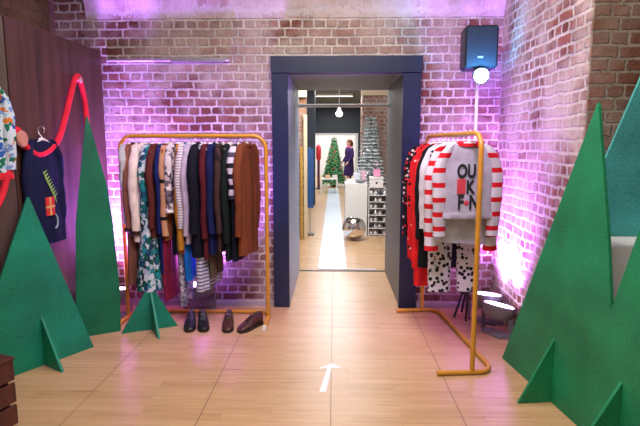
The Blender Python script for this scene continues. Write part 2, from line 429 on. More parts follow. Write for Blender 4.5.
# ------------------------------------------------------------------ garments
def hanger(root, w, mat, low=0.):
    """local x = across shoulders, hook centre over the rail at z = 0"""
    hk = arc((0, 0, .0), .024, R(-20), R(230), 10, (0, 1, 0), (0, 0, 1))
    hp = [(0, .0, -.085), (0, .0, -.05), (0, .012, -.032)]
    MB().tube([(0, 0, -.062), (0, 0, -.045), (0, .016, -.03)] + hk, .0035, 6).build('hanger_hook', SILVERM, root)
    pts = [(-w, 0, -.112), (-w * .6, 0, -.089), (-w * .2, 0, -.069), (0, 0, -.062), (w * .2, 0, -.069), (w * .6, 0, -.089), (w, 0, -.112)]
    MB().tube(pts, [.008, .010, .012, .013, .012, .010, .008], 8).build('hanger', mat, root)

def body_mesh(hw, length, thick, hemw, fold=.008, seed=0, neckw=.075, top=.062, waist=None, flare=0., n=48, rows=26):
    rnd = random.Random(seed); ph = [rnd.uniform(0, 6.28) for _ in range(6)]; fr = rnd.uniform(5, 8)
    rings = []
    for i in range(rows + 1):
        s = i / rows
        z = -top - (length - top) * (s ** 1.25)
        d = -z - top
        if d < .055:   # neck to shoulder slope
            q = (d / .055) ** .62; w = neckw + (hw - neckw) * q; t = thick * (.30 + .42 * q)
        else:
            q = (d - .055) / max(length - top - .055, .01)
            w = hw + (hemw - hw) * q
            if waist: w *= 1 - waist * math.exp(-((q - .38) / .2) ** 2)
            t = thick * (.72 + .38 * min(1, q * 3)) + flare * max(0, q - .35)
        amp = fold * (0 if d < .05 else min(1, (d - .05) / .35))
        ring = []
        for j in range(n):
            a = 2 * PI * j / n; c, sn = math.cos(a), math.sin(a)
            x = w * math.copysign(abs(c) ** .75, c); y = t * math.copysign(abs(sn) ** .6, sn)
            rip = amp * (math.sin(x * fr * 8 + ph[0] + z * 1.2) + .6 * math.sin(x * fr * 13 + ph[1]) + .4 * math.sin(z * 9 + ph[2] + x * 6))
            ring.append(Vector((x + .006 * math.sin(z * 7 + ph[3]) * min(1, d * 5), y + rip, z + .006 * math.sin(x * 9 + ph[4]) * s)))
        rings.append(ring)
    mb = MB(); mb.rings(rings); return mb

def sleeve_mesh(sx, hw, sl, r0=.058, r1=.042, seed=0, fwd=0., top=.095, n=18):
    rnd = random.Random(seed * 3 + sx + 11); rings = []
    for i in range(n + 1):
        s = i / n
        x = sx * (hw - .05 + .062 * math.sin(min(1, s * 2.6) * PI / 2) - .012 * s); y = fwd * s * s + .006 * math.sin(s * 9 + seed)
        z = -top + .012 - sl * s
        r = (r0 + (r1 - r0) * s) * (.55 + .45 * math.sin(min(1, s * 5 + .12) * PI / 2)) + .003 * math.sin(s * 26 + seed)
        tw = .5 * math.sin(s * 3 + seed)
        rings.append([Vector((x + r * math.cos(a) * .82, y + r * math.sin(a) * (.62 + .1 * math.sin(2 * a + tw)), z + .018 * math.cos(a) * sx * -(1 - s))) for a in [2 * PI * q / 16 for q in range(16)]])
    mb = MB(); mb.rings(rings); return mb

def cuff_mesh(sx, hw, sl, r, h, fwd=0., top=.095):
    x = sx * (hw - .05 + .062 - .012); mb = MB()
    rings = []
    for z, k in ((0, .96), (-.004, 1.06), (-h + .004, 1.06), (-h, .9)):
        rings.append([Vector((x + r * k * math.cos(a) * .84, fwd + r * k * math.sin(a) * .7, -top + .016 - sl + z)) for a in [2 * PI * q / 16 for q in range(16)]])
    mb.rings(rings); return mb

def garment(name, label, cat, loc, rz, group, mat, length=.75, hw=.205, thick=.032, hemw=None, sl=.55, sleeve_mat=None,
            hang=HANG_W, fold=.007, collar=None, cuff=None, waist=None, flare=0., seed=0, fwd=0., r0=.056, r1=.043, placket=None, hem=None, neckw=.075, shift=None):
    root = thing(name, label, cat, loc, rz, group)
    hanger(root, hw * .9, hang)
    hemw = hemw or hw * 1.02
    b = body_mesh(hw, length, thick, hemw, fold, seed, neckw, waist=waist, flare=flare)
    if shift:
        for v in b.bm.verts: v.co.x += shift * max(0, (-v.co.z - .15) / max(.01, length - .15))
    b.build('body', mat, root)
    if sl:
        for sx in (-1, 1):
            sleeve_mesh(sx, hw, sl, r0, r1, seed, fwd).build('sleeve', sleeve_mat or mat, root)
            if cuff: cuff_mesh(sx, hw, sl, r1, .035, fwd).build('cuff', cuff, root)
    if collar:
        rg = []
        for z, kx, ky in ((-.073, 1.12, .93), (-.062, 1.06, .86), (-.053, 1.0, .8), (-.05, .86, .6), (-.066, .84, .5)):
            rg.append([Vector((neckw * kx * math.cos(a), thick * 1.0 * ky * math.sin(a), z - .014 * max(0, -math.sin(a)))) for a in [2 * PI * q / 20 for q in range(20)]])
        MB().rings(rg, cap=False).build('collar', collar, root)
    if placket:
        mb = MB(); L = length * .92
        ring = []
        for i in range(14):
            z = -.13 - (L - .13) * i / 13
            y = -thick * (.72 + .38 * min(1, (i / 13) * 3)) - flare * max(0, i / 13 - .35) - fold * .9
            ring.append([Vector((-.014, y - .003, z)), Vector((.014, y - .003, z)), Vector((.014, y + .02, z)), Vector((-.014, y + .02, z))])
        mb.rings(ring).build('placket', placket, root)
    if hem:
        mb = MB(); rg = []
        for z, k in ((0, 1.0), (-.004, 1.05), (-.04, 1.06), (-.045, .97)):
            rg.append([Vector((hemw * k * math.copysign(abs(math.cos(a)) ** .75, math.cos(a)), thick * 1.12 * k * math.copysign(abs(math.sin(a)) ** .6, math.sin(a)), -length + .04 + z)) for a in [2 * PI * q / 40 for q in range(40)]])
        mb.rings(rg).build('hem_band', hem, root)
    return root

def trousers(name, label, loc, rz, group, mat, length=.95, w=.17, thick=.03, hang=HANG_W, seed=0):
    root = thing(name, label, 'trousers', loc, rz, group)
    hanger(root, w, hang)
    mb = MB(); mb.rings([[Vector((w * k * math.copysign(abs(math.cos(a)) ** .7, math.cos(a)), thick * .8 * math.sin(a), z)) for a in [2 * PI * q / 32 for q in range(32)]]
                         for z, k in ((-.105, .92), (-.11, 1), (-.18, 1.0), (-.19, .98))])
    mb.build('waistband', mat, root)
    for sx in (-1, 1):
        mb = MB(); rg = []
        for i in range(19):
            s = i / 18; z = -.185 - (length - .185) * s; cx = sx * (w * .5 + .008 * s); r = w * .5 * (1 - .18 * s)
            rg.append([Vector((cx + r * math.cos(a), thick * math.sin(a) * (1 + .1 * math.sin(z * 20)) + .006 * math.sin(cx * 30 + z * 9 + seed), z)) for a in [2 * PI * q / 20 for q in range(20)]])
        mb.rings(rg).build('leg', mat, root)
    return root

# ---- rails -------------------------------------------------------------------
def clothes_rail(name, label, loc, rz, L, H=1.575, back=.16, front=.22, feet=None):
    """inverted-U of tube in local xz, with a floor U: long bar on the +y side, two feet towards -y"""
    root = thing(name, label, 'clothes rail', loc, rz); r = .0165; c = .11
    h = L / 2
    p = [(-h, 0, .03)] + [(-h, 0, z) for z in (.4, .8, 1.2)] + arc((-h + c, 0, H - c), c, PI, PI / 2, 8, (1, 0, 0), (0, 0, 1)) + \
        arc((h - c, 0, H - c), c, PI / 2, 0, 8, (1, 0, 0), (0, 0, 1)) + [(h, 0, z) for z in (1.2, .8, .4)] + [(h, 0, .03)]
    MB().tube(p, r, 14).build('hanging_frame', GOLD, root)
    q = [(-h, -front, .018), (-h, 0, .018)] + arc((-h + c, back - c, .018), c, PI, PI / 2, 8, (1, 0, 0), (0, 1, 0)) + \
        arc((h - c, back - c, .018), c, PI / 2, 0, 8, (1, 0, 0), (0, 1, 0)) + [(h, 0, .018), (h, -front, .018)]
    MB().tube(q, r, 14).build('floor_frame', GOLD, root)
    for sx in (-1, 1):
        MB().tube([(sx * h, -front - .022, .018), (sx * h, -front + .012, .018)], .0185, 14).build('end_cap', feet or GOLD, root)
    return root
clothes_rail('clothes_rail', 'ochre tube clothes rail full of dark winter clothes against the back wall', (-1.178, 4.165, 0), 0, 1.225, back=.15, front=.25, feet=HANG_W)
rr_a = Vector((.913, 3.15, 0)); rr_b = Vector((.80, 4.40, 0))
ang = math.atan2((rr_b - rr_a).y, (rr_b - rr_a).x)
# local +x runs from the front post to the back post; the long floor bar lies on the wall side (world +x = local -y) -> turn by pi
clothes_rail('clothes_rail', 'ochre tube clothes rail of red and white knitwear right of the doorway', (rr_a + rr_b) / 2, ang + PI, (rr_b - rr_a).length, back=.15, front=.21)

# ---- left rail: 20 garments ------------------------------------------------------
GL = 'clothes on the left rail'
F = fabric
def col(r, g, b): # sRGB 0-255 to linear
    return tuple((v / 12.92 if v <= .04045 else ((v + .055) / 1.055) ** 2.4) for v in (r / 255, g / 255, b / 255))
TOPR = 1.575
def LX(px): # position on the left rail for a garment seen at that place along it
    return (px - 334) * .00822
brown = F('mauve_brown_wool', col(128, 84, 66)); dkbrown = F('dark_brown_trim', col(45, 26, 22))
cream = F('cream_cotton', col(222, 208, 196)); palegrey = F('pale_grey_cotton', col(176, 180, 178))
teal = floral('white_teal_leaf_print', col(186, 202, 204), [col(16, 104, 104), col(22, 70, 100), col(10, 80, 60), col(160, 176, 190), col(30, 130, 136), col(40, 40, 60)], 34, .78, .7)
maroon = F('maroon_brown_suede', col(86, 36, 32)); navyb = F('royal_navy_cotton', col(14, 30, 88)); tan = F('tan_wool', col(186, 140, 104))
rustor = F('burnt_orange_knit', col(150, 84, 48)); greyfl = floral('white_grey_blossom_print', col(200, 192, 192), [col(110, 100, 112), col(70, 60, 78), col(225, 215, 215)], 30, .6)
denim = F('grey_blue_denim', col(88, 104, 130)); whitest = stripes('white_pin_stripe', col(214, 208, 206), col(120, 110, 130), .022, .28)
lav = F('pale_lavender_knit', col(178, 168, 186)); dknavy = F('ink_navy_wool', col(9, 12, 27)); burg = F('burgundy_wool', col(80, 20, 30))
navy2 = F('navy_blue_wool', col(11, 23, 70)); dkb2 = stripes('dark_brown_stripe', col(28, 20, 21), col(62, 42, 38), .05, .5, 0)
dkgreen = F('black_green_wool', col(11, 26, 24)); chk = checks('white_black_check', col(205, 200, 212), col(70, 64, 80), col(20, 20, 28), .085)
rust = F('rust_brown_corduroy', col(112, 58, 28)); mustard = F('mustard_wool', col(176, 122, 36)); olive = F('olive_brown_twill', col(86, 74, 58))
cobalt = F('bright_cobalt_cotton', col(22, 112, 196)); stripeg = stripes('grey_white_fine_stripe', col(196, 196, 210), col(84, 88, 116), .03, .4)
greyp = floral('grey_speckle_print', col(150, 146, 158), [col(90, 88, 104), col(196, 190, 198)], 45, .6)
red_sk = F('wine_red_cotton', col(120, 24, 56)); silverk = F('silver_lurex', col(160, 158, 170))
YR = 4.165
def lg(px, *a, rz=R(90), name='coat', label='', cat='coat', mat=None, **k):
    return garment(name, label, cat, (LX(px), YR, TOPR), rz, GL, mat, **k)
i = 0
lg(126, name='shirt', label='pale grey short sleeved shirt at the far left end of the left rail', cat='shirt', mat=palegrey, length=.72, sl=.34, seed=1, thick=.02, rz=R(96))
lg(133, name='coat', label='long mauve brown coat with dark cuffs, second from left on the left rail', cat='coat', mat=brown, length=1.22, hw=.2, sl=.66, cuff=dkbrown, seed=2, thick=.03, rz=R(86), collar=dkbrown)
lg(142.5, name='shirt', label='cream white long sleeved shirt beside the brown coat', cat='shirt', mat=cream, length=.86, hw=.215, sl=.68, seed=3, thick=.036, r0=.065, r1=.055, rz=R(82), collar=cream, cuff=dkbrown)
lg(150.5, name='dress', label='long white and teal leaf print dress on the left rail', cat='dress', mat=teal, length=1.25, hw=.2, hemw=.25, sl=.5, seed=4, thick=.034, flare=.11, rz=R(84), shift=-.03)
lg(157, name='jacket', label='maroon brown suede jacket right of the leaf print dress', cat='jacket', mat=maroon, length=.82, sl=.66, seed=5, thick=.03, rz=R(86))
lg(164, name='dress', label='long royal blue dress on the left rail, behind a maroon jacket', cat='dress', mat=navyb, length=1.12, hw=.2, sl=.7, seed=6, thick=.022, rz=R(88))
lg(169.5, name='cardigan', label='tan cardigan with burnt orange shoulders and black bands', cat='cardigan', mat=rustor, sleeve_mat=stripes('tan_black_band', col(186, 140, 104), col(22, 18, 22), .3, .1, 2, .25), length=.85, sl=.72, seed=7, thick=.025, rz=R(86))
lg(177, name='blouse', label='white and grey blossom print blouse with white cuffs', cat='blouse', mat=greyfl, length=.62, hw=.215, sl=.5, seed=8, thick=.03, rz=R(82), cuff=HANG_W)
trousers('trousers', 'black trousers hanging below the blossom print blouse', (LX(174.5), YR + .01, TOPR), R(88), GL, dknavy, .98, .17, .016)
lg(182.5, name='coat', label='mustard and rust coat edge showing beside the pin striped shirt', cat='coat', mat=rustor, sleeve_mat=mustard, length=.95, hw=.19, sl=.84, seed=9, thick=.018, rz=R(88))
lg(186, name='shirt', label='white pin striped shirt in the middle of the left rail', cat='shirt', mat=whitest, length=.8, sl=.66, seed=10, thick=.02, rz=R(84), collar=denim)
lg(192, name='cardigan', label='pale lavender knit cardigan left of the ink navy coat', cat='cardigan', mat=lav, length=.88, hw=.21, sl=.72, seed=11, thick=.026, rz=R(84))
lg(200.5, name='coat', label='big ink navy coat, widest dark garment mid left rail', cat='coat', mat=dknavy, length=.98, hw=.225, sl=.7, seed=12, thick=.05, r0=.075, r1=.058, rz=R(84), collar=dknavy)
lg(208.5, name='coat', label='burgundy wool coat right of the ink navy coat', cat='coat', mat=burg, length=1.0, hw=.2, sl=.74, seed=13, thick=.024, rz=R(86))
lg(215.5, name='coat', label='bright navy blue wool coat right of the burgundy coat', cat='coat', mat=navy2, length=.96, hw=.205, sl=.7, seed=14, thick=.03, rz=R(85), collar=navy2)
lg(222.5, name='jacket', label='dark brown striped jacket between navy and dark green coats', cat='jacket', mat=dkb2, length=.94, hw=.2, sl=.7, seed=15, thick=.024, rz=R(86))
lg(230, name='coat', label='black green coat with a white collar near the right end of the left rail', cat='coat', mat=dkgreen, length=1.02, hw=.205, sl=.78, seed=16, thick=.028, rz=R(85), collar=HANG_W)
lg(237.5, name='shirt', label='white shirt with black check sleeves over navy, beside the rust jacket', cat='shirt', mat=dknavy, sleeve_mat=chk, length=1.02, hw=.21, sl=.42, seed=17, thick=.026, rz=R(84))
lg(246, name='jacket', label='rust brown corduroy jacket at the right end of the left rail', cat='jacket', mat=rust, length=.98, hw=.225, sl=.72, seed=18, thick=.034, r0=.062, r1=.048, rz=R(80), hemw=.2, collar=rust, placket=F('rust_dark', col(92, 48, 22)))
# longer pieces whose lower ends show under the tops
trousers('trousers', 'grey speckled trousers hanging lowest under the left rail', (LX(179.5), YR, TOPR), R(88), GL, greyp, 1.42, .15, .03)
lg(188.2, name='top', label='bright cobalt blue top peeping out below the pin striped shirt', cat='top', mat=cobalt, length=1.2, hw=.17, hemw=.16, sl=0, seed=20, thick=.02, rz=R(86))
lg(203.6, name='dress', label='grey and white fine striped dress below the ink navy coat', cat='dress', mat=stripeg, length=1.27, hw=.18, hemw=.21, sl=0, seed=21, thick=.028, flare=.03, rz=R(80))
trousers('trousers', 'olive brown twill trousers below the burgundy coat', (LX(211.8), YR, TOPR), R(86), GL, olive, 1.17, .17, .02)
lg(166.6, name='skirt', label='wine red skirt low behind the leaf print dress', cat='skirt', mat=red_sk, length=1.36, hw=.16, hemw=.2, sl=0, seed=22, thick=.022, rz=R(86))

# ---- right rail ---------------------------------------------------------------------
GR = 'knitwear on the right rail'
rdir = (rr_b - rr_a).normalized()
def RP(t): p = rr_a + rdir * t; return (p.x, p.y, TOPR)
rzR = ang - PI / 2
greyk = F('light_grey_knit', col(178, 176, 188)); whitek = F('white_knit', col(214, 212, 218))
rw = stripes('red_white_hoops', col(205, 204, 210), col(206, 22, 34), .098, .34, 2, .62)
rw2 = stripes('red_white_hoops_wide', col(212, 210, 214), col(206, 22, 34), .098, .36, 2, .2)
redk = F('scarlet_cotton', col(222, 34, 36)); bwp = spots('white_black_animal_print', col(208, 202, 210), (.012, .012, .018), 30, .42)
leop = spots('red_black_dot_print', col(30, 14, 24), col(212, 190, 190), 30, .34, col(190, 30, 40))
blk = F('black_jersey', col(20, 18, 26))
sw = garment('jumper', 'light grey jumper with red striped sleeves and lettering at the front of the right rail', 'jumper', RP(.215), rzR + R(2), GR, greyk,
             length=.56, hw=.185, thick=.036, sl=.60, sleeve_mat=rw, collar=F('red_rib', col(196, 26, 40)), seed=31, r0=.07, r1=.052, fold=.003, neckw=.085, hem=greyk)
garment('jumper', 'longer grey jumper with red hooped sleeves, second on the right rail', 'jumper', RP(.31), rzR + R(-3), GR, F('silver_grey_knit', col(190, 188, 198)),
        length=.75, hw=.205, thick=.034, sl=.72, sleeve_mat=rw2, seed=32, r0=.07, r1=.058, fold=.006)
trousers('trousers', 'white pyjama trousers with black animal print under the grey jumpers', RP(.43), rzR, GR, bwp, 1.13, .2, .032)
garment('robe', 'plain white knit robe third on the right rail', 'robe', RP(.53), rzR, GR, whitek, length=.72, hw=.2, thick=.03, sl=.6, seed=33)
garment('dress', 'black jersey dress between the white robe and the scarlet dress', 'dress', RP(.64), rzR, GR, blk, length=1.0, hw=.2, thick=.03, sl=.7, seed=34)
garment('dress', 'long scarlet red dress on the right rail', 'dress', RP(.76), rzR + R(4), GR, redk, length=1.18, hw=.19, hemw=.085, shift=-.125, thick=.035, sl=.95, seed=35, r0=.06, r1=.055)
garment('top', 'scarlet top with white and black print behind the long red dress', 'top', RP(.88), rzR, GR, spots('red_white_print', col(210, 30, 36), col(225, 215, 215), 22, .3, col(24, 14, 20)), length=1.0, hw=.2, hemw=.085, shift=-.12, thick=.03, sl=.9, seed=36)
garment('blouse', 'black blouse with red and white dots nearest the doorway', 'blouse', RP(1.03), rzR + R(7), GR, leop, length=.8, hw=.215, thick=.034, sl=.74, seed=37, r0=.05, r1=.046)
# lettering on the front jumper
def letters(parent, txt, size, x, z, y, mat, name='lettering', lab=None, rot=0.):
    cu = bpy.data.curves.new('txt', 'FONT'); cu.body = txt; cu.size = size; cu.extrude = .0015; cu.offset = .0035; cu.align_x = 'CENTER'
    o = bpy.data.objects.new('txt', cu); COL.objects.link(o)
    dg = bpy.context.evaluated_depsgraph_get(); me = bpy.data.meshes.new_from_object(o.evaluated_get(dg))
    bpy.data.objects.remove(o)
    me.transform(Matrix.Translation((x, y, z)) @ Matrix.Rotation(PI / 2, 4, 'X') @ Matrix.Diagonal((.8, 1.15, 1, 1)))
    q = bpy.data.objects.new(name, me); COL.objects.link(q); q.parent = parent; me.materials.clear(); me.materials.append(mat)
    if lab: q['label'] = lab
    return q
ink = plain('black_print', (.012, .012, .018), .6); redp = plain('red_print', (.6, .05, .07), .6)
yF = -.0455
letters(sw, 'OU', .105, -.028, -.285, yF, ink, lab='black letters OU')
MB().box(-.088, -.032, yF - .0015, yF + .006, -.395, -.298).build('print_patch', redp, sw, False)
letters(sw, 'K', .105, .0, -.39, yF, ink, lab='black letter K')
letters(sw, 'F', .115, -.062, -.495, yF, ink, lab='black letter F')
MB().lathe([(.016, 0), (.017, .002), (.001, .004)], 16, Matrix.Translation((-.022, yF + .002, -.455)) @ Matrix.Rotation(PI / 2, 4, 'X')).build('print_dot', redp, sw)
letters(sw, 'N', .115, .03, -.495, yF, ink, lab='black letter N')
# ---- jumper on the partition
NAVYK = F('navy_knit', col(16, 22, 58))
js = thing('jumper', 'navy jumper with a red gift motif hung on the walnut partition', 'jumper', (SX(3.46) + .036, 3.47, 1.605), R(87.7))
hanger(js, .13, HANG_W)
bb = body_mesh(.185, .80, .02, .21, .003, 41, .06); bb.build('body', NAVYK, js)
for sx in (-1, 1): sleeve_mesh(sx, .185, .56, .05, .04, 41).build('sleeve', NAVYK, js)
yg = -.0315
gm = MB().box(-.05, .045, yg, yg + .012, -.60, -.47).build('gift_motif', plain('gift_red', (.65, .03, .03), .7), js, False)
gm.parent = js
MB().box(-.012, .004, yg - .002, yg + .011, -.60, -.47).box(-.05, .045, yg - .002, yg + .011, -.545, -.53).build('ribbon', plain('gift_gold', (.7, .5, .15), .6), gm, False)
mb = MB()
for q in range(9):
    t = q / 8; cx = -.045 + .105 * t; cz = -.30 - .17 * t
    for sgn in (-1, 1):
        mb.tube([(cx, yg + .004, cz), (cx + .025 + .01 * sgn, yg + .003, cz + sgn * .035 - .012)], [.006, .001], 5)
mb.tube([(-.05, yg + .005, -.29), (.065, yg + .005, -.48)], .004, 6)
mb.build('pine_sprig', plain('sprig_green', (.28, .5, .12), .7), js)
mb = MB(); mb.tube(smooth_path([(.055, yg + .004, -.60), (.075, yg + .004, -.63), (.07, yg + .004, -.68), (.045, yg + .004, -.70)], 4), .006, 6).build('ribbon_curl', plain('curl_grey', (.3, .42, .4), .7), js)
# second jumper at the left edge
multi = floral('white_multicolour_festive_print', col(200, 214, 226), [col(40, 90, 170), col(20, 110, 80), col(150, 190, 220), col(214, 120, 40), col(120, 150, 200)], 36, .5)
garment('blouse', 'multicoloured festive print blouse with red hem at the left edge', 'blouse', (-2.145, 2.935, 1.95), R(57), None, multi, length=.66, hw=.2, thick=.02, sl=.52, seed=43, hem=RED, fold=.003)

# ------------------------------------------------------------------ shoes
def make_shoe(name, label, upper, group, loc, rz, lace):
    root = thing(name, label, 'shoe', loc, rz, group)
    # toe towards -y
    prof = [(-.142, .012, .030), (-.130, .030, .040), (-.10, .043, .052), (-.06, .047, .066), (-.02, .043, .088), (.02, .038, .104), (.06, .037, .106), (.10, .037, .108), (.128, .032, .112), (.14, .018, .11)]
    rg = []
    for y, w, h in prof:
        rg.append([Vector((w * math.copysign(abs(math.cos(a)) ** .8, math.cos(a)) * (1 if math.sin(a) < .3 else 1 - .38 * (math.sin(a) - .3)),
                           y, .018 + (h - .018) * (.5 + .5 * math.copysign(abs(math.sin(a)) ** .8, math.sin(a))))) for a in [2 * PI * q / 20 for q in range(20)]])
    MB().rings(rg).build('upper', upper, root)
    rg = [[Vector((x * k, y, z)) for x, y in [(w * 1.06, yy) for yy, w, h in prof] + [(-w * 1.06, yy) for yy, w, h in reversed(prof)]] for z, k in ((.001, .97), (.004, 1), (.02, 1), (.024, .96))]
    MB().rings(rg).build('sole', plain('dark_sole', (.02, .012, .01), .5), root)
    MB().lathe([(.027, 0), (.025, .004), (.001, .005)], 18, Matrix.Translation((0, .085, .107)) @ Matrix.Diagonal((.95, 1.5, 1, 1))).build('lining', plain('shoe_lining', (.05, .03, .025), .8), root)
    mb = MB()
    for q in range(4):
        y = -.045 + .02 * q; z = .077 + .0095 * q
        mb.tube([(-.02, y, z - .004), (0, y + .004, z + .004), (.02, y, z - .004)], .003, 6)
    mb.build('laces', lace, root)
    return root
bk = plain('black_leather', (.012, .012, .016), .25); br = plain('brown_leather', (.06, .018, .012), .3)
sa = make_shoe('leather_shoe', 'left black leather shoe on the floor under the left rail', bk, 'shoes under the left rail', (-1.19, 3.97, 0), R(11), bk)
copy_tree(sa, (-1.085, 3.975, 0), R(17), 'right black leather shoe on the floor under the left rail')
sb = make_shoe('leather_shoe', 'brown leather shoe pointing straight at the camera, next to its turned mate', br, 'shoes under the left rail', (-.872, 3.97, 0), R(8), bk)
copy_tree(sb, (-.685, 3.95, 0), R(-32), 'brown leather shoe turned sideways, rightmost of the shoes')

# ------------------------------------------------------------------ floor arrow, crate
ar = [(-.085, 2.888), (-.043, 2.889), (-.012, 3.222), (.05, 3.215), (.058, 3.232), (-.016, 3.296), (-.096, 3.222), (-.088, 3.206), (-.042, 3.222)]
mb = MB(); t = bmesh.new(); a = [t.verts.new((x, y, .0006)) for x, y in ar]; t.faces.new(a)
ex = bmesh.ops.extrude_face_region(t, geom=t.faces[:]); bmesh.ops.translate(t, vec=(0, 0, .0008), verts=[v for v in ex['geom'] if isinstance(v, bmesh.types.BMVert)])
mb._add(t); tag(mb.build('floor_arrow', plain('white_tape', (.85, .85, .86), .5, vary=.02), None, False), 'white tape arrow on the wooden floor pointing to the doorway', 'floor arrow')
cr = thing('wooden_crate', 'dark red brown wooden crate in the lower left corner', 'crate', (-1.575, 2.30, 0), R(-18))
CW = wood_panel('red_brown_carved_wood', (.035, .008, .006), (.13, .035, .025), 2)
MB().box(-.42, -.02, -.38, -.02, .012, .44).build('body', CW, cr, False, .004)
for z in (.0, .115, .23, .345):
    MB().box(-.42, 0, -.40, -.382, z + .004, z + .105).build('slat', CW, cr, False, .004)
    MB().box(-.018, 0, -.38, 0, z + .004, z + .105).build('slat', CW, cr, False, .004)
MB().box(-.43, .004, -.404, .004, .45, .468).build('lid', CW, cr, False, .004)

# ------------------------------------------------------------------ uplights, loudspeaker
VIO = (.45, .17, 1.)
def uplight(label, x, y, tilt, rz, power, beam=125, colr=VIO, lens_e=14):
    root = thing('uplight', label, 'uplight', (x, y, 0), rz, 'violet floor uplights')
    MB().box(-.10, .10, -.06, .06, .0, .018, .004).build('foot', GREYM, root)
    for sx in (-1, 1): MB().box(sx * .138 - .004, sx * .138 + .004, -.02, .02, .012, .16).box(min(sx * .1, sx * .142), max(sx * .1, sx * .142), -.02, .02, .004, .014).build('yoke_arm', GREYM, root)
    M = Matrix.Translation((0, 0, .155)) @ Matrix.Rotation(tilt, 4, 'X')
    MB().lathe([(.05, -.03), (.085, -.022), (.11, .01), (.126, .05), (.130, .085), (.122, .088)], 28, M).build('housing', GREYM, root)
    MB().lathe([(.001, .087), (.112, .088), (.112, .092), (.001, .095)], 28, M).build('lens', LENS, root)
    ld = bpy.data.lights.new('uplight_beam', 'SPOT'); ld.energy = power; ld.color = colr; ld.spot_size = R(beam); ld.spot_blend = .8; ld.shadow_soft_size = .09
    lo = bpy.data.objects.new('uplight_beam', ld); COL.objects.link(lo); lo.parent = root
    lo.matrix_local = M @ Matrix.Translation((0, 0, .115)) @ Matrix.Rotation(PI, 4, 'X')
    return root
LENS = emit('violet_lens_glow', (.78, .6, 1.), 9)
uplight('round floor uplight glowing beside the green tree and right brick wall', 1.30, 3.87, R(-14), R(-60), 470, 95)
uplight('floor uplight half hidden behind the front post of the right rail', 1.30, 4.155, R(-10), R(-30), 420)
uplight('floor uplight under the clothes at the middle of the left rail', -1.22, 4.39, R(-4), R(0), 950)
uplight('floor uplight glowing behind the tall green tree', -1.93, 4.22, R(-10), R(0), 950)

sp = thing('loudspeaker', 'dark blue black loudspeaker up on a pole in the back right corner', 'loudspeaker', (1.175, 4.25, 2.11), R(-4))
MB().box(-.13, .13, -.11, .11, 0, .33, .012).build('cabinet', plain('speaker_black', (.005, .010, .022), .45), sp, False)
MB().box(-.118, .118, -.118, -.108, .012, .318, .004).build('grille', plain('speaker_grille', (.006, .012, .026), .6, scale=60, vary=.3), sp, False)
MB().box(-.03, .012, -.121, -.117, .075, .09).build('badge', SILVERM, sp, False)
MB().lathe([(.03, -.03), (.03, .0)], 16).build('pole_socket', BLACKM, sp)
st = thing('speaker_stand', 'pale tripod pole holding up the loudspeaker', 'speaker stand', (1.175, 4.25, 0))
MB().tube([(0, 0, .22), (0, 0, 1.1)], .018, 14).build('lower_pole', SILVERM, st)
MB().tube([(0, 0, 1.1), (0, 0, 2.078)], .0135, 14).build('upper_pole', HANG_W, st)
MB().lathe([(.026, 1.06), (.028, 1.09), (.028, 1.13), (.02, 1.15)], 16).build('collar', BLACKM, st)
for a in (R(100), R(190), R(248)):
    e = Vector((math.cos(a), math.sin(a), 0)) * .125
    MB().tube([(0, 0, .42), (e.x, e.y, .012)], .01, 8).tube([(0, 0, .22), (e.x * .5, e.y * .5, .22)], .007, 8).build('leg', BLACKM, st)
fl = thing('flood_lamp', 'glaring blue white lamp clamped under the loudspeaker', 'lamp', (1.165, 4.22, 2.05))
MB().lathe([(.035, .06), (.05, .05), (.062, -.01), (.066, -.035), (.058, -.037)], 24, Matrix.Translation((0, -.07, 0)) @ Matrix.Rotation(R(-78), 4, 'X')).build('housing', BLACKM, fl)
MB().lathe([(.001, -.041), (.05, -.039), (.058, -.036), (.058, -.034), (.001, -.03)], 24, Matrix.Translation((0, -.07, 0)) @ Matrix.Rotation(R(-78), 4, 'X')).sphere((0, -.112, .01), .05, 20, (1.1, .45, .8)).build('lens', emit('blue_white_lens', (.55, .85, 1.), 30), fl)
MB().box(-.02, .02, -.06, .03, -.014, .014).build('clamp', BLACKM, fl, False)

# ------------------------------------------------------------------ far hall contents
tag(MB().box(-.19, .16, 5.95, 17.3, .0005, .008).build('floor_runner', plain('pale_blue_white_runner', (.56, .62, .70), .35, vary=.03), None, False), 'pale runner carpet leading down the far hall', 'carpet')
tag(MB().box(-.17, .52, 5.905, 5.945, .0005, .011).build('door_mat', plain('pale_mat', (.7, .68, .64), .8), None, False), 'pale mat strip just past the doorway threshold', 'mat')
mbp = tag(MB().box(.187, .55, 8.2, 8.85, 0, .87, .005).build('plinth', WHITE, None, False), 'white display plinth behind the mirror ball', 'plinth')
k = N('mirror_tiles'); s_ = k.xyz()
v = k.node('ShaderNodeTexVoronoi'); v.inputs['Scale'].default_value = 22; k.link(k.tc.outputs['Object'], v.inputs['Vector'])
k.bump(v.outputs['Distance'], .35, .01); MT = k.done((.82, .8, .8), .08, 1.)
tag(MB().sphere((0, 0, 0), .19, 40).build('mirror_ball', MT), 'mirror ball resting on the floor by the white plinth', 'mirror ball').location = (.32, 7.88, .193)
stn = thing('bauble_stand', 'white shelf stand packed with silver baubles, right of plinth', 'display stand', (.57, 8.22, 0))
MB().box(0, .32, .2, .22, 0, .80).build('back_panel', WHITE, stn, False)
for sx in (0, .305): MB().box(sx, sx + .015, 0, .2, 0, .80).build('side_panel', WHITE, stn, False)
SIL = [CHROME, plain('dark_glass_bauble', (.05, .05, .06), .1, .6), plain('pearl_bauble', (.75, .72, .72), .2, .3)]
